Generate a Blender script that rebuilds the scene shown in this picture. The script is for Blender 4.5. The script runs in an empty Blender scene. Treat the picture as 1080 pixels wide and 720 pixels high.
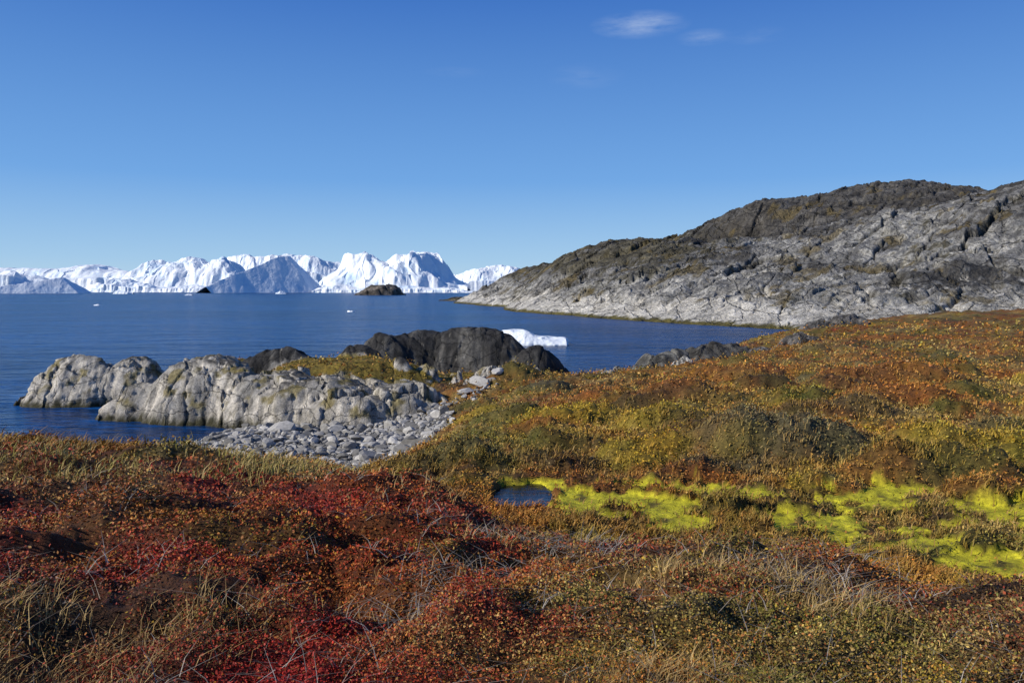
import bpy, math, numpy as np
rng = np.random.default_rng(7)
CAM_Z = 14.0
scene = bpy.context.scene

# ------------------------------------------------------------------ noise
_p = np.random.default_rng(1).permutation(256); PERM = np.concatenate([_p, _p])
_ang = np.random.default_rng(2).uniform(0, 2*np.pi, 256)
GX, GY = np.cos(_ang), np.sin(_ang)
_g3 = np.random.default_rng(3).normal(size=(256, 3)); _g3 /= np.linalg.norm(_g3, axis=1)[:, None]

def fade(t): return t*t*t*(t*(t*6-15)+10)
def sstep(a, b, x):
    t = np.clip((x-a)/(b-a), 0, 1); return t*t*(3-2*t)
def perlin(x, y, seed=0):
    x = np.asarray(x, float)+seed*17.31; y = np.asarray(y, float)+seed*9.73
    xi = np.floor(x).astype(int); yi = np.floor(y).astype(int)
    xf = x-xi; yf = y-yi; u = fade(xf); v = fade(yf)
    xi &= 255; yi &= 255; x1 = (xi+1) & 255; y1 = (yi+1) & 255
    def g(a, b, dx, dy):
        h = PERM[PERM[a]+b]; return GX[h]*dx+GY[h]*dy
    n0 = g(xi, yi, xf, yf)*(1-u)+g(x1, yi, xf-1, yf)*u
    n1 = g(xi, y1, xf, yf-1)*(1-u)+g(x1, y1, xf-1, yf-1)*u
    return (n0*(1-v)+n1*v)*1.5
def perlin3(x, y, z, seed=0):
    x = x+seed*17.31; y = y+seed*9.73; z = z+seed*5.1
    xi = np.floor(x).astype(int); yi = np.floor(y).astype(int); zi = np.floor(z).astype(int)
    xf = x-xi; yf = y-yi; zf = z-zi; u, v, w = fade(xf), fade(yf), fade(zf)
    r = 0
    for i in (0, 1):
        for j in (0, 1):
            for k in (0, 1):
                h = PERM[PERM[PERM[(xi+i) & 255]+((yi+j) & 255)]+((zi+k) & 255)]
                d = _g3[h, 0]*(xf-i)+_g3[h, 1]*(yf-j)+_g3[h, 2]*(zf-k)
                r = r+d*(u if i else 1-u)*(v if j else 1-v)*(w if k else 1-w)
    return r*1.5
def fbm(x, y, o=4, seed=0, gain=.5):
    r = 0; a = 1; s = 1
    for i in range(o):
        r = r+a*perlin(x*s, y*s, seed+i*3); a *= gain; s *= 2.03
    return r
def ridged(x, y, o=4, seed=0):
    r = 0; a = 1; s = 1
    for i in range(o):
        r = r+a*(1-2*np.abs(perlin(x*s, y*s, seed+i*3))); a *= .5; s *= 2.1
    return r*.5
def blocks(x, y, seed, tilt=.9, step=.5):
    # tilted planar slab per Voronoi cell: broken, jointed bedrock. returns height, joint distance
    x2 = x+seed*31.7; y2 = y+seed*13.3
    xi = np.floor(x2).astype(int); yi = np.floor(y2).astype(int)
    f1 = np.full(x.shape, 9.); f2 = np.full(x.shape, 9.); val = np.zeros(x.shape)
    for i in (-1, 0, 1):
        for j in (-1, 0, 1):
            h = PERM[PERM[(xi+i) & 255]+((yi+j) & 255)]
            px = xi+i+(h/255.); py = yi+j+(PERM[h+7]/255.)
            an = PERM[h+50]/255.*6.283; tl = tilt*(.2+.8*PERM[h+90]/255.)
            dx, dy = x2-px, y2-py; d = np.hypot(dx, dy)
            v = step*(PERM[h+120]/255.-.5)+(dx*np.cos(an)+dy*np.sin(an))*tl
            m = d < f1
            f2 = np.where(m, f1, np.minimum(f2, d)); val = np.where(m, v, val); f1 = np.where(m, d, f1)
    return val, f2-f1
def facets(x, y, seed, k=1.2):
    x2 = x+seed*31.7; y2 = y+seed*13.3
    xi = np.floor(x2).astype(int); yi = np.floor(y2).astype(int); best = np.full(x.shape, -9.)
    for i in (-1, 0, 1):
        for j in (-1, 0, 1):
            h = PERM[PERM[(xi+i) & 255]+((yi+j) & 255)]
            px = xi+i+(h/255.); py = yi+j+(PERM[h+7]/255.)
            an = PERM[h+50]/255.*6.283; tl = .2+.6*PERM[h+90]/255.
            dx, dy = x2-px, y2-py; d2 = dx*dx+dy*dy
            v = .5*PERM[h+120]/255.+(dx*np.cos(an)+dy*np.sin(an))*tl-k*d2
            best = np.maximum(best, v)
    return best

class TPS:
    def __init__(s, P, z, lam=1e-3):
        P = np.array(P, float); z = np.array(z, float); n = len(P); s.P = P
        K = s.k(np.linalg.norm(P[:, None]-P[None], axis=2))+lam*np.eye(n)
        Q = np.c_[np.ones(n), P]; A = np.zeros((n+3, n+3)); A[:n, :n] = K; A[:n, n:] = Q; A[n:, :n] = Q.T
        s.w = np.linalg.solve(A, np.r_[z, 0, 0, 0])
    @staticmethod
    def k(r): return r*r*np.log(r+1e-9)
    def ev(s, a, b):
        sh = np.shape(a); a = np.ravel(a); b = np.ravel(b); out = np.empty(len(a)); n = len(s.P)
        for i in range(0, len(a), 60000):
            aa, bb = a[i:i+60000], b[i:i+60000]
            d = np.hypot(aa[:, None]-s.P[:, 0], bb[:, None]-s.P[:, 1])
            out[i:i+60000] = s.k(d)@s.w[:n]+s.w[n]+s.w[n+1]*aa+s.w[n+2]*bb
        return out.reshape(sh)
    def bake(s, a0, a1, b0, b1, n=380):
        s.r = (a0, a1, b0, b1, n); A, B = np.meshgrid(np.linspace(a0, a1, n), np.linspace(b0, b1, n), indexing='ij'); s.G = s.ev(A, B); return s
    def __call__(s, a, b):
        a0, a1, b0, b1, n = s.r
        fa = np.clip((a-a0)/(a1-a0), 0, .99999)*(n-1); fb = np.clip((b-b0)/(b1-b0), 0, .99999)*(n-1)
        i = fa.astype(int); j = fb.astype(int); u = fa-i; v = fb-j; G = s.G
        return (G[i, j]*(1-u)+G[i+1, j]*u)*(1-v)+(G[i, j+1]*(1-u)+G[i+1, j+1]*u)*v

# ------------------------------------------------------------------ mesh helpers
def mesh_obj(name, V, F, col=None, mat=None, smooth=True, extra=None):
    V = np.asarray(V, np.float32); F = np.asarray(F, np.int32)
    me = bpy.data.meshes.new(name); k = F.shape[1]
    me.vertices.add(len(V)); me.vertices.foreach_set('co', V.ravel())
    me.loops.add(F.size); me.loops.foreach_set('vertex_index', F.ravel())
    me.polygons.add(len(F)); me.polygons.foreach_set('loop_start', np.arange(0, F.size, k, dtype=np.int32))
    me.polygons.foreach_set('use_smooth', np.full(len(F), smooth))
    me.update(calc_edges=True)
    if col is not None:
        c = np.ones((len(V), 4), np.float32); c[:, :3] = col
        at = me.color_attributes.new('Col', 'FLOAT_COLOR', 'POINT'); at.data.foreach_set('color', c.ravel())
    if mat: me.materials.append(mat)
    ob = bpy.data.objects.new(name, me); scene.collection.objects.link(ob)
    return ob
def grid_faces(n, m):
    i = np.arange((n-1)*(m-1)); r = i//(m-1); c = i % (m-1); a = r*m+c
    return np.c_[a, a+1, a+m+1, a+m]

# ------------------------------------------------------------------ materials
def new_mat(name):
    m = bpy.data.materials.new(name); m.use_nodes = True; nt = m.node_tree
    return m, nt, nt.nodes['Principled BSDF']
def N(nt, t, **kw):
    n = nt.nodes.new(t)
    for k, v in kw.items(): setattr(n, k, v)
    return n
def noise_node(nt, scale, detail=6, rough=.6, vec=None):
    n = N(nt, 'ShaderNodeTexNoise'); n.inputs['Scale'].default_value = scale
    n.inputs['Detail'].default_value = detail; n.inputs['Roughness'].default_value = rough
    if vec is None: vec = N(nt, 'ShaderNodeTexCoord').outputs['Object']
    nt.links.new(vec, n.inputs['Vector']); return n
def ramp(nt, fac, stops):
    r = N(nt, 'ShaderNodeValToRGB'); nt.links.new(fac, r.inputs['Fac'])
    e = r.color_ramp.elements
    while len(e) < len(stops): e.new(.5)
    for el, (p, c) in zip(e, stops):
        el.position = p; el.color = (c, c, c, 1) if not isinstance(c, tuple) else (*c, 1)
    return r.outputs['Color']
def mul(nt, a, b, fac=1., mode='MULTIPLY'):
    m = N(nt, 'ShaderNodeMix', data_type='RGBA', blend_type=mode); m.inputs['Factor'].default_value = fac
    nt.links.new(a, m.inputs[6]); nt.links.new(b, m.inputs[7]); return m.outputs[2]

def vcol_mat(name, scales, rough=.85, bump=.5, bdist=.1, contrast=(.55, 1.4), cracks=None):
    m, nt, b = new_mat(name)
    at = N(nt, 'ShaderNodeVertexColor', layer_name='Col'); c = at.outputs['Color']
    hs = None
    for s in scales:
        n = noise_node(nt, s, 5, .72)
        c = mul(nt, c, ramp(nt, n.outputs['Fac'], [(.34, contrast[0]), (.66, contrast[1])]))
        if hs is None: hs = n.outputs['Fac']
        else:
            ad = N(nt, 'ShaderNodeMath', operation='MULTIPLY_ADD'); nt.links.new(n.outputs['Fac'], ad.inputs[0]); ad.inputs[1].default_value = .5; nt.links.new(hs, ad.inputs[2]); hs = ad.outputs[0]
    if cracks:
        mp = N(nt, 'ShaderNodeMapping'); nt.links.new(N(nt, 'ShaderNodeTexCoord').outputs['Object'], mp.inputs['Vector'])
        mp.inputs['Rotation'].default_value = (.5, .35, .5); mp.inputs['Scale'].default_value = (1, .35, 1.5)
        wn = noise_node(nt, cracks*2.5, 3, .6, mp.outputs['Vector'])
        wa = N(nt, 'ShaderNodeVectorMath', operation='MULTIPLY_ADD')
        nt.links.new(wn.outputs['Color'], wa.inputs[0]); wa.inputs[1].default_value = (.4/cracks,)*3
        nt.links.new(mp.outputs['Vector'], wa.inputs[2])
        vo = N(nt, 'ShaderNodeTexVoronoi', feature='DISTANCE_TO_EDGE'); vo.inputs['Scale'].default_value = cracks
        nt.links.new(wa.outputs[0], vo.inputs['Vector'])
        cr = ramp(nt, vo.outputs['Distance'], [(0., .22), (.025, 1.)])
        c = mul(nt, c, cr, .75)
        ad = N(nt, 'ShaderNodeMath', operation='MULTIPLY_ADD'); nt.links.new(cr, ad.inputs[0]); ad.inputs[1].default_value = .4; nt.links.new(hs, ad.inputs[2]); hs = ad.outputs[0]
    nt.links.new(c, b.inputs['Base Color'])
    b.inputs['Roughness'].default_value = rough; b.inputs['Specular IOR Level'].default_value = .25
    bp = N(nt, 'ShaderNodeBump'); bp.inputs['Strength'].default_value = bump; bp.inputs['Distance'].default_value = bdist
    nt.links.new(hs, bp.inputs['Height']); nt.links.new(bp.outputs['Normal'], b.inputs['Normal'])
    return m

M_ground = vcol_mat('tundra_soil', [6., 40.], bump=.8, bdist=.06)
M_rock = vcol_mat('gneiss_rock', [.9, 8.], bump=.9, bdist=.3, contrast=(.55, 1.32), cracks=.3)
M_hill = vcol_mat('hill_rock', [.09, .9], bump=1., bdist=2.6, contrast=(.46, 1.42), cracks=.06)
M_stone = vcol_mat('stone', [3.], bump=.6, bdist=.05, contrast=(.75, 1.2))
def fol_mat():
    m, nt, b = new_mat('foliage'); at = N(nt, 'ShaderNodeVertexColor', layer_name='Col')
    nt.links.new(at.outputs['Color'], b.inputs['Base Color']); b.inputs['Roughness'].default_value = .6
    b.inputs['Specular IOR Level'].default_value = .2
    return m
M_fol = fol_mat()

def ice_mat():
    m, nt, b = new_mat('glacier_ice')
    n = noise_node(nt, .016, 6, .6)
    c = ramp(nt, n.outputs['Fac'], [(.3, (.56, .71, .85)), (.48, (.81, .86, .90)), (.7, (.87, .885, .9))])
    nt.links.new(c, b.inputs['Base Color']); b.inputs['Roughness'].default_value = .55
    bp = N(nt, 'ShaderNodeBump'); bp.inputs['Strength'].default_value = .8; bp.inputs['Distance'].default_value = 11
    nt.links.new(n.outputs['Fac'], bp.inputs['Height']); nt.links.new(bp.outputs['Normal'], b.inputs['Normal'])
    return m
M_ice = ice_mat()

def water_mat(name, base, rough, bump, sc, spec=.5):
    m, nt, b = new_mat(name)
    tc = N(nt, 'ShaderNodeTexCoord'); mp = N(nt, 'ShaderNodeMapping'); nt.links.new(tc.outputs['Object'], mp.inputs['Vector'])
    mp.inputs['Scale'].default_value = (.45, 1., 1.); mp.inputs['Rotation'].default_value = (0, 0, .2)
    a = noise_node(nt, sc, 4, .65, mp.outputs['Vector']); g = noise_node(nt, sc*.13, 4, .65, mp.outputs['Vector'])
    big = noise_node(nt, .012, 6, .65, mp.outputs['Vector'])
    ml = N(nt, 'ShaderNodeMath', operation='MULTIPLY_ADD'); nt.links.new(g.outputs['Fac'], ml.inputs[0]); ml.inputs[1].default_value = 5; nt.links.new(a.outputs['Fac'], ml.inputs[2])
    bp = N(nt, 'ShaderNodeBump'); bp.inputs['Strength'].default_value = bump; bp.inputs['Distance'].default_value = .6
    nt.links.new(ml.outputs[0], bp.inputs['Height']); nt.links.new(bp.outputs['Normal'], b.inputs['Normal'])
    c = ramp(nt, big.outputs['Fac'], [(.38, tuple(v*.6 for v in base)), (.62, tuple(v*1.3 for v in base))])
    c2 = ramp(nt, a.outputs['Fac'], [(.35, .4), (.65, 1.6)]); c = mul(nt, c, c2)
    nt.links.new(c, b.inputs['Base Color'])
    b.inputs['Roughness'].default_value = rough; b.inputs['IOR'].default_value = 1.33; b.inputs['Specular IOR Level'].default_value = spec
    return m
M_sea = water_mat('sea_water', (.004, .042, .145), .25, 1., .7, .22)
M_pond = water_mat('pond_water', (.01, .012, .014), .05, .05, 6.)

# ------------------------------------------------------------------ ground height
rows = {
 -1.0: [(8, 12.2), (18, 10.8), (30, 7.5), (45, 3), (60, -1), (90, -3)],
 -.643: [(5, 12.25), (8, 11.9), (17, 10.35), (26, 7.8), (40, 3), (58, 0), (75, -2), (110, -3)],
 -.488: [(8, 11.85), (16.5, 10.3), (25, 7.7), (40, 3), (58, .3), (70, -1.2), (95, -2), (140, -3)],
 -.405: [(5, 12.2), (8, 11.8), (15, 10.45), (22, 8.4), (38, 3.8), (55, .8), (67, .3), (76, -.4), (92, -2)],
 -.286: [(8, 11.75), (14, 10.65), (20, 9.1), (35, 4.4), (50, 1.), (62, .7), (72, .9), (80, .5), (110, -1), (140, -3)],
 -.2: [(8, 11.75), (12, 11.0), (16, 9.9), (24, 7.8)],
 -.167: [(5, 12.2), (10, 11.3), (15, 9.6), (25, 7.3), (33, 6.1), (45, 3.3), (62, .9), (72, 1), (85, 1.5), (110, 0)],
 -.095: [(8.5, 11.6), (13, 9.7), (20, 8), (28, 7.3), (36, 6.2), (50, 3.8), (60, 2.5), (70, 2), (85, 3), (97, 3), (120, -1), (150, -3)],
 0: [(3, 12.4), (5, 12.1), (7.5, 11.65), (11, 10.1), (16, 8.2), (22, 7.1), (28, 7), (38, 6.2), (55, 4.9), (78, 4), (95, 3.8), (112, 0), (125, -3)],
 .095: [(7, 11.65), (10, 10.3), (15, 8.4), (21, 7.1), (26, 7), (34, 6.7), (50, 5.6), (75, 4.4), (95, 3.6), (107, 1), (120, -3), (180, -3)],
 .19: [(5, 12.1), (6.5, 11.7), (10, 10.2), (15, 8.3), (21, 7), (30, 7), (42, 6.6), (60, 5.7), (85, 4.8), (108, 3.6), (122, .5), (138, -3)],
 .286: [(6.5, 11.7), (10, 10.1), (15, 8.2), (21, 7), (26, 6.9), (31, 7.3), (38, 7.2), (60, 6), (90, 5.7), (120, 5.2), (135, 4), (152, -1), (175, -3)],
 .381: [(5, 12.05), (6, 11.75), (10, 9.9), (15, 7.9), (21, 6.9), (26, 6.9), (45, 6.7), (65, 6.4), (90, 6.9), (125, 7.8), (145, 6), (165, 0), (190, -3)],
 .5: [(5, 11.9), (6, 11.5), (10, 9.6), (15, 7.8), (20, 7), (26, 7), (32, 7.3), (45, 6.9), (65, 6.8), (90, 7.6), (125, 9.0), (150, 8), (178, 1), (205, -3)],
 .643: [(3, 12.4), (5, 11.8), (8, 10.1), (12, 8.4), (16, 7.2), (19, 7), (24, 7), (30, 7.1), (45, 6.5), (65, 6.7), (90, 8.0), (120, 9.7), (150, 9), (178, 2), (205, -3)],
 1.0: [(5, 12), (12, 9), (20, 8), (40, 8), (80, 9), (120, 11), (160, 8), (190, -2), (230, -3)]}
P, Z = [], []
for u, l in rows.items():
    for d, z in l:
        a = math.atan(u); P.append((a*2.2, math.log(d/math.cos(a)))); Z.append(z)
for a in (-1.3, -.9, -.5, 0, .5, .9, 1.3):
    for r in (1., 2.2): P.append((a*2.2, math.log(r))); Z.append(12.45)
for a in (-1.3, -.8, -.4, 0, .3, .6, 1.3):
    P.append((a*2.2, math.log(300))); Z.append(-4)
P += [(-1.5*2.2, math.log(20)), (-1.5*2.2, math.log(70)), (1.5*2.2, math.log(20)), (1.5*2.2, math.log(90))]; Z += [12, 4, 10, 11]
tps_g = TPS(P, Z, 2e-4).bake(-3.6, 3.6, math.log(.75), math.log(340), 420)

PX, PY = .35, 26.3   # pond centre
# (x, y, rx, ry, h, species)
mounds = [(11.2, 33, 3.4, 2.2, 1.3, 7), (5.5, 33, 1.8, 1.3, .6, 3), (15.5, 29.5, 2.6, 1.3, .8, 6), (19, 33, 3, 1.8, 1.0, 3), (3.5, 50, 3, 3, .9, 3), (12, 55, 4, 3, 1.2, 1), (24, 48, 4, 3, 1.2, 1),
          (-2.4, 31.5, 1.6, 1.2, .35, 2), (7.3, 29.5, 1.6, 1., .6, 6), (2.6, 37, 2, 1.5, .7, 2), (7.5, 42, 2.6, 1.8, .9, 3), (17, 42, 3, 2, 1., 6), (30, 62, 5, 3, 1.3, 1), (20, 72, 5, 4, 1.1, 1)]
mr = np.random.default_rng(23)
for _ in range(80):
    r_ = 1/mr.uniform(1/105, 1/24); u_ = mr.uniform(-.06, .68); s_ = mr.uniform(.5, 1.3)*(.6+r_/60)
    if r_ < 30 and u_ < .25: continue
    mounds.append((u_*r_, r_, s_*1.25, s_*.85, s_*mr.uniform(.3, .6), int(mr.choice([2, 3, 6, 7, 6, 1, 2]))))
for _ in range(45):
    r_ = 1/mr.uniform(1/13, 1/3.2); u_ = mr.uniform(-.75, .75); s_ = mr.uniform(.22, .5)*(.6+r_/14)
    mounds.append((u_*r_, r_, s_*1.2, s_*.9, s_*mr.uniform(.2, .38), int(mr.choice([2, 2, 6, 0, 1, 6]))))
moss_list = [(3.4, 25.4, 3.5, 2.1), (1.2, 27.6, 1.7, .8), (6.4, 26.9, 3.2, 1.3), (8.9, 23.0, 3.3, 1.1), (12.6, 26.3, 2.7, 1.4), (15.2, 24.2, 2.9, 1.5), (12.4, 19.4, 2.5, 1.8), (15.5, 21.5, 2.0, 1.2), (10.2, 21.0, 2.2, .7), (5.4, 23.0, 1.8, .8)]
def moss_raw(x, y):
    m = np.zeros(np.shape(x)); n = fbm(x*.6, y*1.0, 4, 50)
    for mx, my, rx, ry in moss_list:
        m = np.maximum(m, 1-np.hypot((x-mx)/rx, (y-my)/ry)+.85*n)
    return m
def moss_mask(x, y): return sstep(.14, .32, moss_raw(x, y))
def mound_q(x, y, m, wob):
    return ((x-m[0]+wob*min(1, m[2]))/m[2])**2+((y-m[1]+wob*min(1, m[2]))/m[3])**2
def ground_z(x, y, detail=True):
    r = np.maximum(np.hypot(x, y), .8); a = np.arctan2(x, y)
    z = tps_g(np.clip(a, -1.6, 1.6)*2.2, np.log(r))
    w = sstep(1.3, 2.4, np.abs(a)); z = z*(1-w)+12.3*w
    z = np.maximum(z, -5)
    mraw = moss_raw(x, y)
    land = sstep(1.2, 3.2, z); far = sstep(9, 28, r)
    z = z+land*far*(.30*fbm(x*.11, y*.11, 3, 11)+.42*fbm(x*.35, y*.35, 3, 5)*(1-.4*sstep(60, 110, r)))
    z = z+land*(1-far)*sstep(3, 8, r)*.16*fbm(x*.45, y*.45, 3, 8)
    wob = .5*perlin(x*.5, y*.5, 19); mz = 0
    for m in mounds:
        q = mound_q(x, y, m, wob); mz = np.maximum(mz, m[4]*np.exp(-q*q*.9))
    z = z+mz*(1-sstep(-.15, .2, mraw)*(r > 17)*(r < 31))
    pd = np.hypot((x-PX)/1.15, (y-PY)/1.9)+.18*fbm(x*.9, y*.9, 2, 40)
    w = sstep(2.4, 1.15, pd); z = z*(1-w)+7.2*w
    q = sstep(.14, .32, mraw); z = z*(1-.85*q)+q*.85*7.05
    z = z-.5*sstep(1.06, .8, pd)
    if detail:
        cu = 1-2.*np.abs(perlin(x*1.1, y*1.1, 21)); cu2 = 1-2*np.abs(perlin(x*3.1+.5, y*3.1, 22))
        z = z+land*(1-.75*w)*(1-.8*q)*((.10*cu+.045*cu2)*(1+1.0*far)+.02*fbm(x*8, y*8, 2, 23))
        z = z+q*.05*fbm(x*2.2, y*2.2, 4, 27)
        z = z+(1-land)*.08*fbm(x*1.2, y*1.2, 3, 29)
    return z

# ------------------------------------------------------------------ outcrop height
# (x, y, rx, ry, rot, H, power, kind)  kind 0 pale rock, 1 black lichen, 2 vegetated
lobes = [
 (-53.0, 97, 7.4, 5.0, .1, 5.8, 2.2, 0), (-46.5, 98, 6.4, 4.6, 0, 5.5, 2.2, 0),
 (-39.5, 87, 7.0, 4.6, .25, 3.4, 2.2, 0), (-33.0, 86.5, 8.0, 6.4, .12, 6.0, 3.2, 0), (-26.5, 84.5, 6.8, 6.2, -.05, 5.3, 4, 0),
 (-20.5, 82.0, 8.0, 6.6, 0, 4.7, 5, 0), (-14.5, 80.0, 8.2, 6.4, -.05, 4.3, 6, 0), (-9.8, 79.5, 4.6, 5., -.3, 3.6, 4, 0),
 (-18.5, 91, 16, 10, 0, 5.9, 3, 2), (-27.0, 93, 8.5, 4.5, .1, 7.2, 2., 1), (-33, 94, 6, 6, 0, 5.7, 2.6, 2),
 (-18.0, 94.5, 6.0, 4.2, .1, 7.4, 2., 1), (-16.5, 101, 7.5, 6, .1, 8.2, 2., 1), (-11.5, 104, 11, 8., .03, 8.7, 2.1, 1), (-5.0, 103, 12.5, 8., -.08, 8.9, 2.2, 1),
 (3.2, 98.5, 6.4, 6., .3, 6.9, 2.2, 1), (-5, 92, 10, 6, -.1, 4.2, 2.4, 2), (-3.0, 90.5, 2.2, 1.5, 0, 5.3, 2.2, 0), (-9.5, 90, 2.8, 1.6, 0, 5.9, 2.2, 0), (-6.2, 88.0, 2.1, 1.4, 0, 4.9, 2.2, 0), (0, 91.5, 1.9, 1.4, 0, 5.2, 2.2, 0), (-12.5, 89, 3.2, 1.8, .2, 6.2, 2.2, 1)]
def outcrop(x, y):
    wx = x+.6*fbm(x*.16, y*.16, 3, 60)+.12*fbm(x*.9, y*.9, 2, 61); wy = y+.8*fbm(x*.14, y*.14, 3, 63)+.16*fbm(x*.8, y*.8, 2, 64)
    hs = []; ks = []
    for lx, ly, rx, ry, ro, H, p, k in lobes:
        dx, dy = wx-lx, wy-ly; c, s = math.cos(ro), math.sin(ro)
        D = np.hypot((dx*c+dy*s)/rx, (-dx*s+dy*c)/ry)
        hs.append(np.maximum(-2+(H+2)*(1-D**p), -6)); ks.append(k)
    hs = np.array(hs); K = 2.0
    mx = hs.max(0); z = mx+np.log(np.exp(K*(hs-mx)).sum(0))/K
    w = np.exp(3*(hs-mx)); w /= w.sum(0)
    ks = np.array(ks); black = w[ks == 1].sum(0); veg = w[ks == 2].sum(0)
    c, s = math.cos(.3), math.sin(.3)
    a, b = (x*c+y*s), (-x*s+y*c)
    hard = (1-.55*black)*(1-.85*veg)
    wob = .10*fbm(x*.5, y*.5, 3, 79)
    v, e = blocks(a*.2+wob, b*.16+wob, 71, .7, .7); z = z+hard*1.3*v-(.12+.88*hard)*.5*(1-sstep(0, .045, e))
    v, e = blocks(a*.55+wob, b*.42+wob, 72, .8, .6); z = z+hard*.5*v-(.1+.9*hard)*.25*(1-sstep(0, .05, e))
    v, e = blocks(a*1.7+wob, b*1.2+wob, 74, .8, .6); z = z+hard*.16*v
    z = z+.22*fbm(x*.22, y*.3, 5, 77)
    return z, black, veg

# ------------------------------------------------------------------ vegetation colour model
PAL = np.array([(.25, .012, .010), (.35, .12, .020), (.12, .108, .016), (.38, .27, .018), (.42, .29, .09), (.085, .12, .018), (.070, .040, .020), (.16, .145, .07)])
# red rust olive yellow straw green brown greygreen
def veg_weights(x, y):
    r = np.hypot(x, y); u = x/np.maximum(y, .5)
    sg = lambda t: 1/(1+np.exp(-t))
    fg = sg((14-r)/1.5); band = sg((r-9.5)/.5)*sg((-.13-u)/.05)*fg
    hi = sg((r-75)/12)
    W = np.stack([
        fg*(.16+4.6*sg((-u+.03)/.10))*(1-.9*band)+(1-fg)*(.04+.18*hi),
        fg*.45+(1-fg)*(1.5+.8*hi), fg*.7+(1-fg)*.8, fg*.2+(1-fg)*.42,
        fg*(.2+.4*sg(u/.15)+2.0*band)+(1-fg)*1.0, fg*(.10+.2*band)+(1-fg)*.26, fg*(.55+.5*sg(u/.15))+(1-fg)*.55, fg*.1+(1-fg)*.12])
    for i in range(8):
        n = .8*perlin(x*1.7, y*1.7, 100+i)+1.1*perlin(x*.5, y*.5, 120+i)+1.3*perlin(x*.13, y*.13, 140+i)*(1-fg*.7)
        W[i] *= np.exp(2.2*n)
    W /= W.sum(0)
    wob = .5*perlin(x*.5, y*.5, 19)
    for m in mounds:
        q = mound_q(x, y, m, wob); W[m[5]] += (2.0 if m[2] > 1 or m[1] > 14 else .6)*np.exp(-q*q*.8)
    W[6] += .35*W[7]
    W /= W.sum(0); return W
def veg_mean(x, y):
    W = veg_weights(x, y); return np.tensordot(W, PAL, axes=(0, 0)), W

# ------------------------------------------------------------------ ground mesh
ang = np.radians(np.r_[np.linspace(-180, -44, 40)[:-1], np.linspace(-44, 44, 600), np.linspace(44, 180, 40)[1:]])
rad = np.exp(np.linspace(math.log(.9), math.log(320), 780)); rad = np.r_[.02, .3, .6, rad]
R, A = np.meshgrid(rad, ang, indexing='ij'); X = R*np.sin(A); Y = R*np.cos(A)
Zg = ground_z(X, Y)
col, _ = veg_mean(X, Y)
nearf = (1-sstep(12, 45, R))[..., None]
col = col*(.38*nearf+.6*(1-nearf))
mm = moss_mask(X, Y)[..., None]
mn = fbm(X*1.3, Y*1.3, 4, 92)[..., None]
col = col*(1-mm)+(np.array([.47, .42, .022])*(1+.45*mn)*sstep(-.8, -.25, mn)+np.array([.13, .10, .02])*(1-sstep(-.8, -.25, mn)))*mm
bn = fbm(X*.3, Y*.3, 4, 90)
be = (1-sstep(1.7, 2.6, Zg+.8*bn))[..., None]
col = col*(1-be)+np.array([.15, .14, .12])*be
wet = (1-sstep(.15, .7, Zg+.3*bn))[..., None]
col = col*(1-wet)+np.array([.045, .04, .02])*wet
mesh_obj('ground', np.c_[X.ravel(), Y.ravel(), Zg.ravel()], grid_faces(*X.shape), np.clip(col, .005, 1).reshape(-1, 3), M_ground)

# ------------------------------------------------------------------ outcrop mesh
xs = np.arange(-64, 14, .13); ys = np.arange(70, 116, .14)
X, Y = np.meshgrid(xs, ys, indexing='xy'); Zo, bl, vg = outcrop(X, Y)
n3 = perlin3(X*.35, Y*.35, Zo*.8, 4); n4 = perlin3(X*1.4, Y*1.4, Zo*2.4, 6)
gy, gx = np.gradient(Zo, .14, .13); sl = np.hypot(gx, gy)
steep = sstep(.4, 1.5, sl)*(1-bl*.8)
Xd = X+steep*(.3*n3+.18*n4)*np.sign(-gx)*np.minimum(np.abs(gx), 1); Yd = Y+steep*(.3*n3+.18*n4)*np.sign(-gy)*np.minimum(np.abs(gy), 1)
nn = fbm(X*.25, Y*.25, 5, 81); nf = fbm(X*1.2, Y*1.2, 4, 83)
pale = np.array([.56, .51, .43]); grey = np.array([.32, .30, .265]); blk = np.array([.034, .032, .030])
t = sstep(-.6, .3, nn+.5*nf)[..., None]
c = grey*(1-t)+pale*t
b2 = sstep(.35, .65, bl+.35*nn+.25*nf-.2*sstep(.9, 2, sl))[..., None]
c = c*(1-b2)+blk*(1+.7*nf[..., None])*b2
st = (sstep(.1, .6, fbm(X*.5, Y*.12, 4, 86)))[..., None]*b2*.5; c = c*(1-st)+np.array([.18, .17, .15])*st
hz = sstep(3.2, 5.2, Zo+1.2*nn)
top = ((1-sstep(.5, 1.2, sl))*sstep(-.35, .2, nn+.25*nf+.1)*(.4+.6*hz))[..., None]*.9*(1-b2); c = c*(1-top)+np.array([.055, .05, .043])*top
stk = sstep(.2, .6, fbm(X*1.1, Y*.2, 4, 87))[..., None]*.5*(1-b2); c = c*(1-stk)+np.array([.13, .115, .09])*stk
v2 = sstep(.38, .6, vg+.3*nn+.15*nf)*(1-sstep(.9, 1.5, sl)); v2e = v2[..., None]
c = c*(1-v2e)+np.array([.20, .14, .022])*(1+.6*nf[..., None])*v2e
ol = (sstep(.2, .6, fbm(X*.5, Y*.5+Zo*.3, 3, 88))*sstep(1, 2, Zo)*.75)[..., None]*(1-b2); c = c*(1-ol)+np.array([.20, .155, .03])*ol
tide = (1-sstep(.3, 1.2, Zo+.5*nf))[..., None]; c = c*(1-tide)+np.array([.05, .045, .02])*tide
c = np.clip(c, .01, 1)
mesh_obj('rocky_outcrop', np.c_[Xd.ravel(), Yd.ravel(), Zo.ravel()], grid_faces(*X.shape), c.reshape(-1, 3), M_rock)

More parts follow.
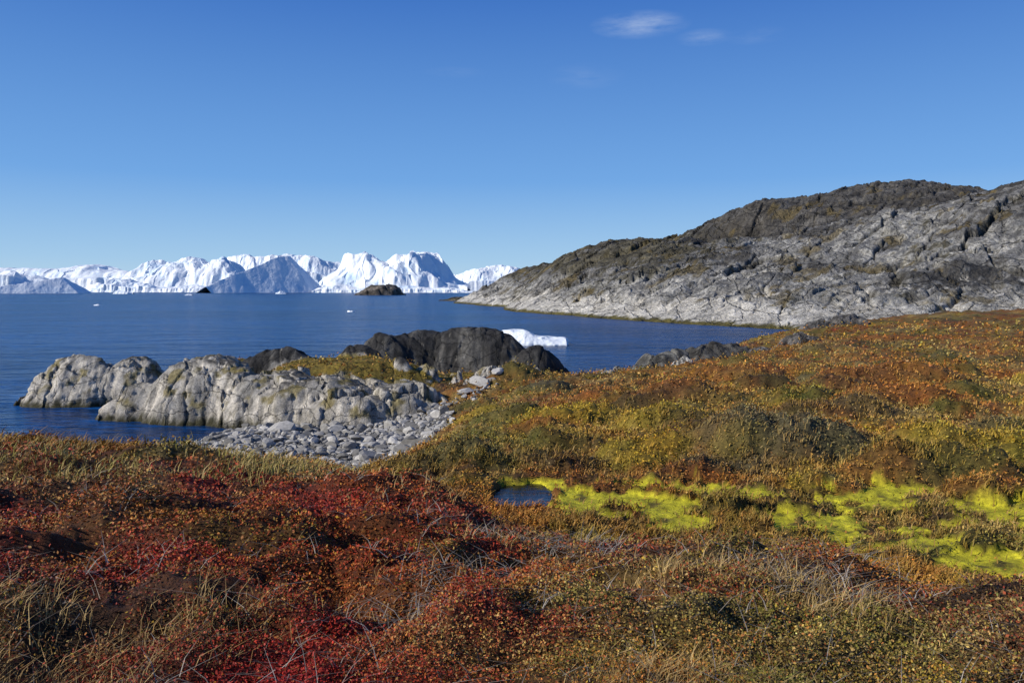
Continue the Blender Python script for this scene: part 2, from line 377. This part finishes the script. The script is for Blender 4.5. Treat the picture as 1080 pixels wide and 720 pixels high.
# ------------------------------------------------------------------ hill
H = [(-.047, 880, 0), (-.01, 600, 0), (.024, 455, 0), (.071, 410, 0), (.119, 365, 0), (.19, 325, 0), (.286, 287, 0), (.381, 261, 0), (.5, 235, 0), (.643, 212, 0), (1., 170, 0),
 (-.035, 930, 10), (0, 700, 12), (-.012, 900, 28), (.03, 780, 37), (.071, 480, 15), (.071, 630, 43), (.12, 430, 17), (.12, 590, 47),
 (.19, 385, 16), (.19, 460, 31), (.19, 560, 48), (.244, 540, 47), (.286, 325, 10), (.286, 400, 27), (.31, 490, 46),
 (.381, 300, 9), (.381, 370, 25), (.381, 430, 42), (.381, 470, 50), (.49, 430, 56), (.5, 270, 9), (.55, 300, 17), (.55, 360, 37), (.55, 420, 60),
 (.643, 250, 9), (.643, 290, 18), (.643, 340, 37), (.643, 405, 68), (.75, 400, 72), (1., 250, 20), (1., 380, 76),
 (.25, 630, 46), (.268, 645, 65), (.31, 650, 85), (.36, 650, 85), (.393, 650, 90), (.45, 650, 99), (.476, 650, 100), (.548, 650, 99), (.59, 640, 90), (.40, 550, 48), (.32, 570, 44), (.5, 520, 58), (.68, 550, 78), (1., 600, 90),
 (.1, 800, 36), (.2, 800, 40), (.3, 850, 50), (.5, 900, 70), (.8, 900, 80), (0, 1050, 16), (.1, 1200, 0), (.5, 1300, 0), (1, 1200, 0),
 (-.10, 900, -12), (-.07, 900, -7), (-.085, 650, -9), (-.03, 450, -8), (.05, 360, -8), (.1, 330, -8), (.2, 285, -8), (.3, 250, -8), (.4, 228, -8), (.5, 205, -8), (.64, 180, -8), (1., 140, -8), (-.10, 1050, -12), (-.1, 1200, -12)]
tps_h = TPS([(u*d/100, d/100) for u, d, z in H], [z for u, d, z in H], 1e-3)
ang = np.radians(np.linspace(-7, 46, 950)); rad = np.exp(np.linspace(math.log(200), math.log(1250), 800))
R, A = np.meshgrid(rad, ang, indexing='ij'); X = R*np.sin(A); Y = R*np.cos(A)
tps_h.bake(-2, 10, 1.2, 13, 420)
Zh = tps_h(X/100, Y/100)
up = sstep(0, 14, Zh)
c_, s_ = math.cos(.6), math.sin(.6); a = X*c_+Y*s_; b = -X*s_+Y*c_
Zh = Zh+up*(3.0*ridged(a/95, b/50, 4, 30)-2.4)+(.3+up)*.9*fbm(X/12, Y/12, 5, 31, .6)
wob = .25*fbm(X/18, Y/18, 3, 34)
v, e1 = blocks(a/55+wob, b/22+wob, 32, .9, .5); Zh = Zh+(.25+.75*up)*(4.2*v)
v, e2 = blocks(a/20+wob, b/9+wob, 33, .9, .6); Zh = Zh+(.3+.7*up)*(2.2*v-.6*(1-sstep(0, .1, e2)))
v, e3 = blocks(a/6+wob, b/3.2, 40, .9, .6); Zh = Zh+(.4+.6*up)*.9*v
gul = 1-sstep(0, .07, e1)
Zh = Zh-up*1.6*gul
n1 = fbm(X/60, Y/60, 5, 37, .6); n2 = fbm(a/12, b/5, 5, 38, .65)
dome = sstep(480, 570, Y)*sstep(.21, .25, X/Y)
leftveg = sstep(16, 34, Zh)*sstep(.34, .18, X/Y)
c = np.broadcast_to(np.array([.20, .193, .18]), X.shape+(3,)).copy()
t = sstep(-.1, .45, n2+.6*n1)[..., None]; c = c*(1-t*.85)+np.array([.46, .44, .39])*t*.85
t = sstep(.0, .4, -n1-.12+.5*n2)[..., None]; c = c*(1-t*.85)+np.array([.055, .05, .042])*t*.85
t = gul[..., None]*.7; c = c*(1-t)+np.array([.06, .052, .03])*t
t = sstep(.25, .75, leftveg*.85+.5*n1+.4*n2)[..., None]; c = c*(1-t*.85)+np.array([.068, .056, .024])*t*.85
t = np.clip(dome*(.85+.4*n1), 0, 1)[..., None]; c = c*(1-t*.85)+np.array([.058, .05, .04])*(1+.5*n2[..., None])*t*.85
t = (sstep(.3, .65, fbm(X/25, Y/25, 4, 39)+.3*n2))[..., None]*.65; c = c*(1-t)+np.array([.14, .10, .028])*t
t = (1-sstep(6, 13, Zh+5*n2+5*n1))[..., None]; c = c*(1-t*.9)+np.array([.62, .58, .50])*t*.9
t = (1-sstep(.9, 1.9, Zh+.6*n2))[..., None]; c = c*(1-t)+np.array([.12, .10, .025])*t
mesh_obj('rocky_hill', np.c_[X.ravel(), Y.ravel(), Zh.ravel()], grid_faces(*X.shape), np.clip(c, .01, 1).reshape(-1, 3), M_hill)

# ------------------------------------------------------------------ rocks (mounded slabs)
def slab(name, x0, y0, rx, ry, H, base, seed, colr, k=1., p=2.4, n=130, mat=None):
    xs = np.linspace(-1.25, 1.25, n); X, Y = np.meshgrid(xs, xs, indexing='xy')
    wx = X+.22*fbm(X*1.5, Y*1.5, 3, seed); wy = Y+.22*fbm(X*1.5, Y*1.5, 3, seed+5)
    D = np.hypot(wx, wy); Zs = -.6+1.6*(1-D**p)
    v1, e = blocks(X*1.7, Y*1.7, seed, .7, .6); v2, e2 = blocks(X*4.5, Y*4.5, seed+2, .7, .6)
    Zs = base+H*(Zs+.4*v1-.12*(1-sstep(0, .06, e))+.12*v2+.12*fbm(X*2, Y*2, 5, seed+9)); Zs = np.maximum(Zs, base-H)
    t = sstep(-.4, .4, fbm(X*4, Y*4, 4, seed+20))[..., None]
    c = np.array(colr)*(.55+.9*t)
    return mesh_obj(name, np.c_[(x0+X*rx).ravel(), (y0+Y*ry).ravel(), Zs.ravel()], grid_faces(n, n), c.reshape(-1, 3), mat or M_rock)
def gz(x, y): return float(ground_z(np.array([x]), np.array([y]), False)[0])
for (x, y, rx, ry, H_, cc, sd) in [(20.0, 92, 1.6, 1.2, .9, (.38, .36, .32), 3),
        (11.5, 97, 1.6, 1., .9, (.33, .31, .27), 4), (13.4, 99, 1.2, .9, .7, (.2, .19, .17), 5),
        (36, 99, 3.6, 1.4, 1.4, (.12, .11, .1), 8), (-6.55, 10.6, .42, .3, .16, (.45, .43, .38), 9), (-2.2, 86, 1.4, .9, 1.0, (.40, .37, .32), 10), (2.5, 88, 1.4, 1, .9, (.36, .33, .28), 11), (-4, 84, 1.2, .8, .8, (.4, .37, .32), 15)]:
    slab('rock', x, y, rx, ry, H_, gz(x, y)-.1*H_, sd, cc)
for (x, y, rx, ry, H_, topz, cc, sd) in [(18.8, 97, 6.4, 3.5, 2.4, 6.2, (.13, .125, .11), 1), (25.8, 98, 7.2, 3.5, 2.9, 7.3, (.09, .085, .075), 2), (30.6, 97, 4, 2.6, 2.2, 6.9, (.14, .13, .12), 21),
        (45.5, 118, 5, 3, 2.4, 9.1, (.10, .095, .09), 6), (50.5, 119, 5, 3, 2.4, 9.9, (.12, .11, .1), 7)]:
    slab('rock', x, y, rx, ry, H_, topz-H_, sd, cc)
slab('rocky_island', -275, 1660, 60, 45, 20, 0, 31, (.13, .11, .09), mat=M_hill)
slab('skerry', -62, 900, 20, 16, 4.2, 0, 33, (.10, .085, .055), mat=M_hill)
slab('skerry', -45, 860, 9, 8, 2.5, 0, 35, (.16, .14, .09), mat=M_hill)

# ------------------------------------------------------------------ icebergs
def iceberg(prof, d, depth, seed, crest=.5, sharp=1.1, rough=1., cliff=0.):
    px = np.array([p[0] for p in prof], float); pz = np.array([p[1] for p in prof], float)
    nx = int(np.clip((px[-1]-px[0])/d*840*2.2, 60, 420)); ny = 110
    xs = np.linspace(px[0], px[-1], nx); ts = np.linspace(0, 1, ny)
    X, T = np.meshgrid(xs, ts, indexing='xy')
    L = px[-1]-px[0]; Y = d+(T-.5)*depth; yy = T*depth
    wl = depth*.22*fbm(X/depth*1.6, yy/depth*3.2, 3, seed+11)+(T-.5)*depth*.45*np.sign(perlin(X/depth*.9, 0*X+.2, seed+14))
    S = sum(np.interp(X+wl+o*L, px, pz) for o in (-.02, -.01, 0, .01, .02))/5
    cr = np.clip(crest+.30*perlin(X/L*4, 0*X+.4, seed), .15, .85)
    f = np.where(T < cr, T/cr, (1-T)/(1-cr)); f = np.clip(f, 0, 1)
    sh = np.sin(f*np.pi/2)**sharp
    sc = depth/2.4
    fa = facets(X/sc*1.3+.3*perlin(X/sc, Y/sc, seed), Y/sc*1.3, seed, .9)-.3
    fb, _e = blocks(X/sc*3.5, Y/sc*3.5, seed+3, .9, .5)
    w = 4*f*(1-f)
    Zb = S*(sh+rough*(.40*fa*w+.10*fb*w+.03*fb*f))+rough*.04*S*fbm(X/sc*4, Y/sc*4, 4, seed+4)*f
    Zb = np.minimum(Zb, S*1.04)
    if cliff > 0:
        cl = sstep(.04, .10, f+.06*fbm(X/sc*2, Y/sc*2, 3, seed+17)); Zb = np.maximum(Zb, S*cliff*cl*(1+.15*fa))
    edge = np.minimum(T, 1-T); Zb = np.where(edge <= 0, -3, Zb)
    Y = Y+rough*depth*.05*fbm(X/sc*2, T*3, 3, seed+6)
    mesh_obj('iceberg', np.c_[X.ravel(), Y.ravel(), Zb.ravel()], grid_faces(*X.shape), None, M_ice, smooth=False)
def wedge_berg(x0, d, peak, planes, ext, seed):
    n = 180; xs = np.linspace(-ext, ext, n); X, Y = np.meshgrid(xs, xs, indexing='xy')
    Zb = np.full(X.shape, 1e9)
    for ax, ay, off in planes: Zb = np.minimum(Zb, peak*off+ax*X+ay*Y)
    Zb = Zb+peak*.03*fbm(X/peak*1.2, Y/peak*1.2, 4, seed)+peak*.04*(facets(X/peak*2.2, Y/peak*2.2, seed)-.3); Zb = np.maximum(Zb, -4)
    mesh_obj('iceberg', np.c_[(x0+X).ravel(), (d+Y).ravel(), Zb.ravel()], grid_faces(n, n), None, M_ice, smooth=False)
def pp(l, d): return [((p-540)/840*d, max(14+(304-t)/840*d, -2)) for p, t in l]
ib = [
 ([(-120, 300), (-80, 286), (-20, 284), (20, 283), (50, 284), (80, 281), (105, 278), (125, 282), (140, 286), (165, 302)], 4000, 500, 1, .45, .9, .6, .5),
 ([(122, 309), (138, 293), (150, 283), (163, 274), (172, 274), (180, 278), (190, 275), (200, 270), (208, 271), (216, 278), (226, 273), (235, 271), (243, 276), (252, 276), (262, 285), (278, 302)], 3500, 330, 2, .5, .9, .8, 0),
 ([(235, 300), (245, 272), (265, 269), (275, 272), (300, 269), (330, 270), (350, 274), (362, 279), (375, 288), (382, 304)], 4100, 300, 3, .5, .9, .6, .6),
 ([(326, 306), (340, 292), (352, 285), (362, 280), (370, 272), (376, 266), (384, 265), (392, 268), (402, 268), (409, 272), (415, 277), (422, 276), (430, 269), (438, 266), (446, 266), (453, 269), (460, 276), (467, 285), (476, 294), (485, 300), (494, 308)], 3000, 330, 5, .5, 1., .85, 0),
 ([(462, 300), (480, 289), (495, 285), (515, 283), (528, 279), (538, 280), (550, 287), (575, 292)], 4200, 300, 6, .5, 1., .6, .4),
 ([(-60, 300), (-40, 290), (0, 285), (20, 286), (35, 292), (45, 297), (48, 308)], 2500, 170, 7, .5, .7, .5, .8),
 ([(92, 307), (105, 300), (118, 295), (133, 294), (150, 298), (170, 303), (200, 300), (225, 302), (243, 308)], 2900, 160, 9, .5, .8, .8, .6),
 ([(334, 309), (345, 303), (362, 300), (372, 304), (400, 303), (430, 301), (455, 304), (480, 303), (500, 308)], 2600, 120, 10, .5, .8, .8, .6),
 ([(366, 330), (368, 327.2), (372, 327.6), (375, 330)], 475, 4, 12, .5, .8, .6, 0),
 ([(99, 323), (101, 321.2), (104, 320.5), (107, 323)], 650, 3, 13, .5, .8, .6, 0),
 ([(120, 310), (124, 306), (134, 307), (140, 310)], 2000, 30, 14, .5, .8, .6, 0),
 ([(292, 310), (296, 306.6), (302, 310)], 2000, 20, 15, .5, .8, .6, 0),
 ([(196, 311), (199, 309.6), (204, 311)], 1600, 12, 16, .5, .8, .6, 0),
]
for l, d, dep, sd, cr, sh, ro, cl_ in ib: iceberg(pp(l, d), d, dep, sd, cr, sh, ro, cl_)
wedge_berg((303-540)/840*2600, 2600, 127, [(.62, .0, 1.), (-1.30, 0, 1.), (-1.0, 1.25, 1.02), (0, -1.2, 1.25), (.28, 0, .96)], 230, 51)
wedge_berg((66-540)/840*2200, 2200, 44, [(.22, 0, 1.), (-.9, 0, 1.05), (-.7, 1.1, 1.05), (.1, -.9, 1.3)], 210, 52)
# bergy bit in the cove
iceberg([(-4, 0), (-3.5, 2.8), (-1, 3.6), (2, 3.7), (4, 3.3), (6.5, 2.3), (9, 1.9), (12, 1.5), (14, 0)], 200, 12, 21, .55, .55, .3)

# ------------------------------------------------------------------ sea, pond
Rr = 60000
mesh_obj('sea', [(-Rr, -Rr, 0), (Rr, -Rr, 0), (Rr, Rr, 0), (-Rr, Rr, 0)], [(0, 1, 2, 3)], None, M_sea)
t = np.linspace(0, 2*np.pi, 65)[:-1]
V = np.c_[PX+1.9*np.cos(t), PY+2.9*np.sin(t), np.full(64, 7.0)]; V = np.r_[V, [[PX, PY, 7.0]]]
mesh_obj('pond', V, [(i, (i+1) % 64, 64) for i in range(64)], None, M_pond)

# ------------------------------------------------------------------ beach stones
import bmesh
bm = bmesh.new(); bmesh.ops.create_icosphere(bm, subdivisions=2, radius=1.)
bv = np.array([v.co[:] for v in bm.verts]); bf = np.array([[v.index for v in f.verts] for f in bm.faces]); bm.free()
def stones(name, x, y, s, sink=.25, bright=(.14, .46), zf=None):
    n = len(x); z = ground_z(x, y) if zf is None else zf
    Vv = np.repeat(bv[None], n, 0)
    for k in range(6):
        nrm = rng.normal(size=(n, 3)); nrm /= np.linalg.norm(nrm, axis=1)[:, None]; off = rng.uniform(.35, .75, n)
        d = np.einsum('nvi,ni->nv', Vv, nrm)-off[:, None]; Vv = Vv-np.maximum(d, 0)[..., None]*nrm[:, None, :]
    Vv = Vv*np.stack([rng.uniform(.7, 1.5, n), rng.uniform(.6, 1., n), rng.uniform(.4, .8, n)], 1)[:, None, :]
    th = rng.uniform(0, 6.28, n); c, sn = np.cos(th)[:, None], np.sin(th)[:, None]
    Vx = Vv[..., 0]*c-Vv[..., 1]*sn; Vy = Vv[..., 0]*sn+Vv[..., 1]*c
    V = np.stack([Vx*s[:, None]+x[:, None], Vy*s[:, None]+y[:, None], Vv[..., 2]*s[:, None]+(z+s*sink)[:, None]], -1).reshape(-1, 3)
    F = (bf[None]+(np.arange(n)*len(bv))[:, None, None]).reshape(-1, 3)
    br = rng.uniform(*bright, n); cl = np.stack([br, br*.95, br*.87], 1); cl = np.repeat(cl, len(bv), 0)
    return mesh_obj(name, V, F, cl, M_stone, smooth=False)
n = 12000; x = rng.uniform(-40, -3, n); y = rng.uniform(54, 90, n)
z = ground_z(x, y, False); zo = outcrop(x, y)[0]
ok = (z > .1) & (z < 2.4+.4*fbm(x*.3, y*.3, 2, 9)) & (zo < z+.4); x, y = x[ok], y[ok]
stones('beach_stones', x, y, np.exp(rng.normal(-1.6, .55, len(x))))
n = 1500; x = rng.uniform(-12, 8, n); y = rng.uniform(60, 96, n)
keep = np.hypot((x+4.5-(y-78)*.25)/3.0, (y-82)/14)+.4*fbm(x*.3, y*.3, 2, 95) < .55
x, y = x[keep], y[keep]; zz = np.maximum(ground_z(x, y), outcrop(x, y)[0])
stones('scree_stones', x, y, np.exp(rng.normal(-1.4, .5, len(x))), zf=zz)

# ------------------------------------------------------------------ low vegetation leaves
def scatter(n, r0, r1, am=43):
    r = 1/rng.uniform(1/r1, 1/r0, n); a = np.radians(rng.uniform(-am, am, n)); return r*np.sin(a), r*np.cos(a), r
def surf(x, y):
    z = ground_z(x, y); inn = (x > -60) & (x < 12) & (y > 72) & (y < 114)
    veg = z > 2.3
    if inn.any():
        zo, b_, v_ = outcrop(x[inn], y[inn]); zi = z[inn]; vi = veg[inn]
        on = zo > zi; vi = np.where(on, (v_+.3*fbm(x[inn]*.25, y[inn]*.25, 5, 81) > .5), vi); z[inn] = np.maximum(zo, zi); veg[inn] = vi
    return z, veg
def colour(x, y, pick_f, sd=.25):
    m, W = veg_mean(x, y); cs = np.cumsum(W, 0); q = rng.uniform(size=len(x)); k = (q[None] > cs).sum(0).clip(0, 7)
    f = pick_f if np.ndim(pick_f) == 0 else pick_f[:, None]
    n = len(x); return (PAL[k]*f+m*(1-f))*np.exp(rng.normal(0, sd, (n, 1)))*np.exp(rng.normal(0, .06, (n, 3)))
def leaves(name, x, y, r, smin, k, hgt, pf):
    z, veg = surf(x, y); pd = np.hypot((x-PX)/1.15, (y-PY)/1.9)+.18*fbm(x*.9, y*.9, 2, 40)
    ms = moss_mask(x, y); bare = .75*sstep(.35, .7, perlin(x*.8, y*.8, 203)+.5*perlin(x*2.3, y*2.3, 204))
    ok = veg & (pd > 1.02) & (rng.uniform(size=len(x)) > np.maximum(ms*.97, bare)); x, y, z, r = x[ok], y[ok], z[ok], r[ok]; n = len(x)
    s = np.maximum(smin, k*r)*rng.uniform(.6, 1.4, n)
    cush = sstep(-.2, .5, perlin(x*2.1, y*2.1, 200))+.6*sstep(0, .5, perlin(x*.6, y*.6, 201))
    h = (rng.uniform(size=n)**.7)*hgt(r)*(.2+1.1*cush)
    c = np.c_[x, y, z+h]
    nr = rng.normal(size=(n, 3))*.75+np.array([0, 0, .7]); nr /= np.linalg.norm(nr, axis=1)[:, None]
    t = np.cross(nr, rng.normal(size=(n, 3))); t /= np.linalg.norm(t, axis=1)[:, None]; b = np.cross(nr, t)
    s = s[:, None]; q = s*rng.uniform(.4, .75, (n, 1))
    V = np.stack([c-t*s, c-b*q, c+t*s, c+b*q], 1).reshape(-1, 3)
    cl = colour(x, y, pf(r))*1.15
    mesh_obj(name, V, np.arange(4*n).reshape(-1, 4), np.repeat(np.clip(cl, 0, .7), 4, 0), M_fol, smooth=False)
x, y, r = scatter(500000, 2.0, 20); leaves('heath_shrubs', x, y, r, .005, .0019, lambda r: .06+.004*r, lambda r: .55-.38*sstep(4, 12, r))
x, y, r = scatter(300000, 15, 130); leaves('tundra_shrubs', x, y, r, .025, .0014, lambda r: .12+.0035*r, lambda r: .2+0*r)

# ------------------------------------------------------------------ grass
def blades(name, x, y, r, L, lean, w0, colA, colB, zoff=0., mixv=0., wk=.00062):
    z, veg = surf(x, y); pd = np.hypot((x-PX)/1.15, (y-PY)/1.9)+.18*fbm(x*.9, y*.9, 2, 40)
    g = np.exp(-((x-11.2)/3.)**4-((y-33)/2.2)**4)
    ok = veg & (pd > 1.0) & (rng.uniform(size=len(x)) > np.maximum(.96*moss_mask(x, y), .7*g)); x, y, z, r, L = x[ok], y[ok], z[ok], r[ok], L[ok]; n = len(x)
    p = np.c_[x, y, z+zoff-.01]; th = rng.uniform(0, 6.28, n); l = lean*rng.uniform(.3, 1.2, n)
    d = np.c_[np.cos(th)*l+.12, np.sin(th)*l, np.ones(n)*rng.uniform(.6, 1., n)]; L = L[:, None]
    m = p+d*L*.5*np.array([.7, .7, 1.1]); tip = p+d*L*np.array([1.25, 1.25, .85])
    ph = th+np.pi/2+rng.normal(0, .6, n); w = np.maximum(w0, wk*r)*rng.uniform(.6, 1.2, n)
    wv = np.c_[np.cos(ph)*w, np.sin(ph)*w, np.zeros(n)]
    V = np.stack([p-wv, p+wv, m+wv*.75, m-wv*.75, tip+wv*.15, tip-wv*.15], 1).reshape(-1, 3)
    b = (np.arange(n)*6)[:, None]; F = np.concatenate([b+np.array([0, 1, 2, 3]), b+np.array([3, 2, 4, 5])])
    t = rng.uniform(size=(n, 1)); cl = (np.array(colA)*t+np.array(colB)*(1-t))*np.exp(rng.normal(0, .22, (n, 1)))
    if mixv > 0: cl = cl*(1-mixv)+1.15*mixv*colour(x, y, .1)
    mesh_obj(name, V, F, np.repeat(np.clip(cl, 0, .7), 6, 0), M_fol, smooth=False)
def tufts(nt_, K, r0, r1, spread, cond):
    cx, cy, cr = scatter(nt_, r0, r1); ok = cond(cx, cy, cr); cx, cy, cr = cx[ok], cy[ok], cr[ok]
    x = np.repeat(cx, K); y = np.repeat(cy, K); r = np.repeat(cr, K); s = spread*(1+r*.05)
    return x+rng.normal(0, 1, len(x))*s, y+rng.normal(0, 1, len(x))*s, r
straw = (.46, .33, .14); strawd = (.28, .17, .06); grn = (.22, .20, .035)
cond1 = lambda x, y, r: (rng.uniform(size=len(x)) < .75*sstep(-.05, .6, perlin(x*.7, y*.7, 210)+.3*perlin(x*.2, y*.2, 212)-.26+.42*sstep(-.02, .22, x/y)))
x, y, r = tufts(12000, 8, 2.0, 16, .03, cond1); blades('dry_grass', x, y, r, rng.uniform(.05, .20, len(x)), .6, .0013, straw, strawd, mixv=.15)
condb = lambda x, y, r: (x/y < -.1) & (rng.uniform(size=len(x)) < sstep(9, 10.5, r)*sstep(-.35, .3, perlin(x*.5, y*.5, 214)))
x, y, r = tufts(9500, 9, 7, 18, .04, condb); blades('tall_grass', x, y, r, rng.uniform(.10, .30, len(x)), .45, .002, straw, grn, mixv=.05)
cond2 = lambda x, y, r: (rng.uniform(size=len(x)) < .2+.8*sstep(-.25, .3, perlin(x*.25, y*.25, 216)))
x, y, r = tufts(28000, 8, 14, 110, .06, cond2); blades('meadow_grass', x, y, r, rng.uniform(.15, .40, len(x)), .5, .004, (.48, .27, .065), (.28, .18, .03), mixv=.6, wk=.00065)
def tw(x, y, r):
    q = np.zeros(len(x))
    for cx, cy, s in [(.35, 6.2, .5), (1.7, 4.6, .35), (2.6, 5.6, .4), (-.4, 3.9, .2), (-3.3, 6.4, .25)]: q = np.maximum(q, np.exp(-((x-cx)**2+(y-cy)**2*.8)/s**2))
    return rng.uniform(size=len(x)) < q*.6+.03
x, y, r = tufts(24000, 3, 2.2, 10, .03, tw); blades('dead_twigs', x, y, r, rng.uniform(.04, .13, len(x)), 2.4, .0014, (.34, .30, .25), (.15, .12, .095), .03)

# ------------------------------------------------------------------ light, sky
S = np.array([-.93, -.36, .0]); S /= np.linalg.norm(S); el = math.radians(30)
S = np.array([S[0]*math.cos(el), S[1]*math.cos(el), math.sin(el)])
from mathutils import Vector
sl_ = bpy.data.lights.new('sun', 'SUN'); sl_.energy = 5.0; sl_.angle = math.radians(.5); sl_.color = (1, .95, .87)
so = bpy.data.objects.new('sun', sl_); scene.collection.objects.link(so); so.rotation_euler = Vector(S).to_track_quat('Z', 'Y').to_euler()
w = bpy.data.worlds.new('World'); scene.world = w; w.use_nodes = True; nt = w.node_tree
bg = nt.nodes['Background']; sk = N(nt, 'ShaderNodeTexSky', sky_type='NISHITA'); sk.sun_disc = False
sk.sun_elevation = el; sk.sun_rotation = math.atan2(S[0], S[1]); sk.altitude = 0; sk.air_density = 1.; sk.dust_density = .2; sk.ozone_density = 3
tc = N(nt, 'ShaderNodeTexCoord')
sx_ = N(nt, 'ShaderNodeSeparateXYZ'); nt.links.new(tc.outputs['Generated'], sx_.inputs[0])
gr = ramp(nt, sx_.outputs['Z'], [(0., (.47, .68, .86)), (.035, (.35, .59, .86)), (.13, (.155, .385, .80)), (.34, (.042, .170, .57)), (1., (.012, .055, .22))])
sc10 = N(nt, 'ShaderNodeVectorMath', operation='SCALE'); nt.links.new(gr, sc10.inputs[0]); sc10.inputs['Scale'].default_value = 10.
skm = N(nt, 'ShaderNodeMix', data_type='RGBA'); skm.inputs[0].default_value = .88; nt.links.new(sk.outputs[0], skm.inputs[6]); nt.links.new(sc10.outputs[0], skm.inputs[7])
def cloud(direction, sx, sz):
    d = Vector(direction).normalized(); sb = N(nt, 'ShaderNodeVectorMath', operation='SUBTRACT'); nt.links.new(tc.outputs['Generated'], sb.inputs[0]); sb.inputs[1].default_value = d
    m = N(nt, 'ShaderNodeVectorMath', operation='MULTIPLY'); nt.links.new(sb.outputs[0], m.inputs[0]); m.inputs[1].default_value = (1/sx, 1/sx, 1/sz)
    ln = N(nt, 'ShaderNodeVectorMath', operation='LENGTH'); nt.links.new(m.outputs[0], ln.inputs[0])
    return ramp(nt, ln.outputs['Value'], [(0., 1.), (1., 0.)])
cs = [cloud((.157, 1, .322), .06, .016), cloud((.235, 1, .307), .035, .010), cloud((.30, 1, .309), .04, .010), cloud((.09, 1, .26), .05, .016), (cloud((-.07, 1, .265), .04, .007))]
acc = cs[0]
for k_, c2 in zip((.5, .2, .2, .16), cs[1:]): acc = mul(nt, acc, c2, k_, 'ADD')
mpn = N(nt, 'ShaderNodeMapping'); nt.links.new(tc.outputs['Generated'], mpn.inputs['Vector']); mpn.inputs['Scale'].default_value = (9, 9, 40); mpn.inputs['Rotation'].default_value = (0, .12, 0)
nz = noise_node(nt, 2.5, 7, .62, mpn.outputs['Vector'])
acc = mul(nt, acc, ramp(nt, nz.outputs['Fac'], [(.34, 0.), (.85, .75)]))
mx = N(nt, 'ShaderNodeMix', data_type='RGBA'); nt.links.new(acc, mx.inputs[0]); nt.links.new(skm.outputs[2], mx.inputs[6]); mx.inputs[7].default_value = (6, 7, 8.6, 1)
nt.links.new(mx.outputs[2], bg.inputs['Color']); bg.inputs['Strength'].default_value = .10

scene.view_settings.view_transform = 'Standard'; scene.view_settings.look = 'None'; scene.view_settings.exposure = 0
cam = bpy.data.cameras.new('camera'); cam.lens = 28; cam.sensor_width = 36; cam.clip_start = .1; cam.clip_end = 100000
co = bpy.data.objects.new('camera', cam); scene.collection.objects.link(co); co.location = (0, 0, CAM_Z)
co.rotation_euler = (math.radians(90-3.814), 0, 0); scene.camera = co
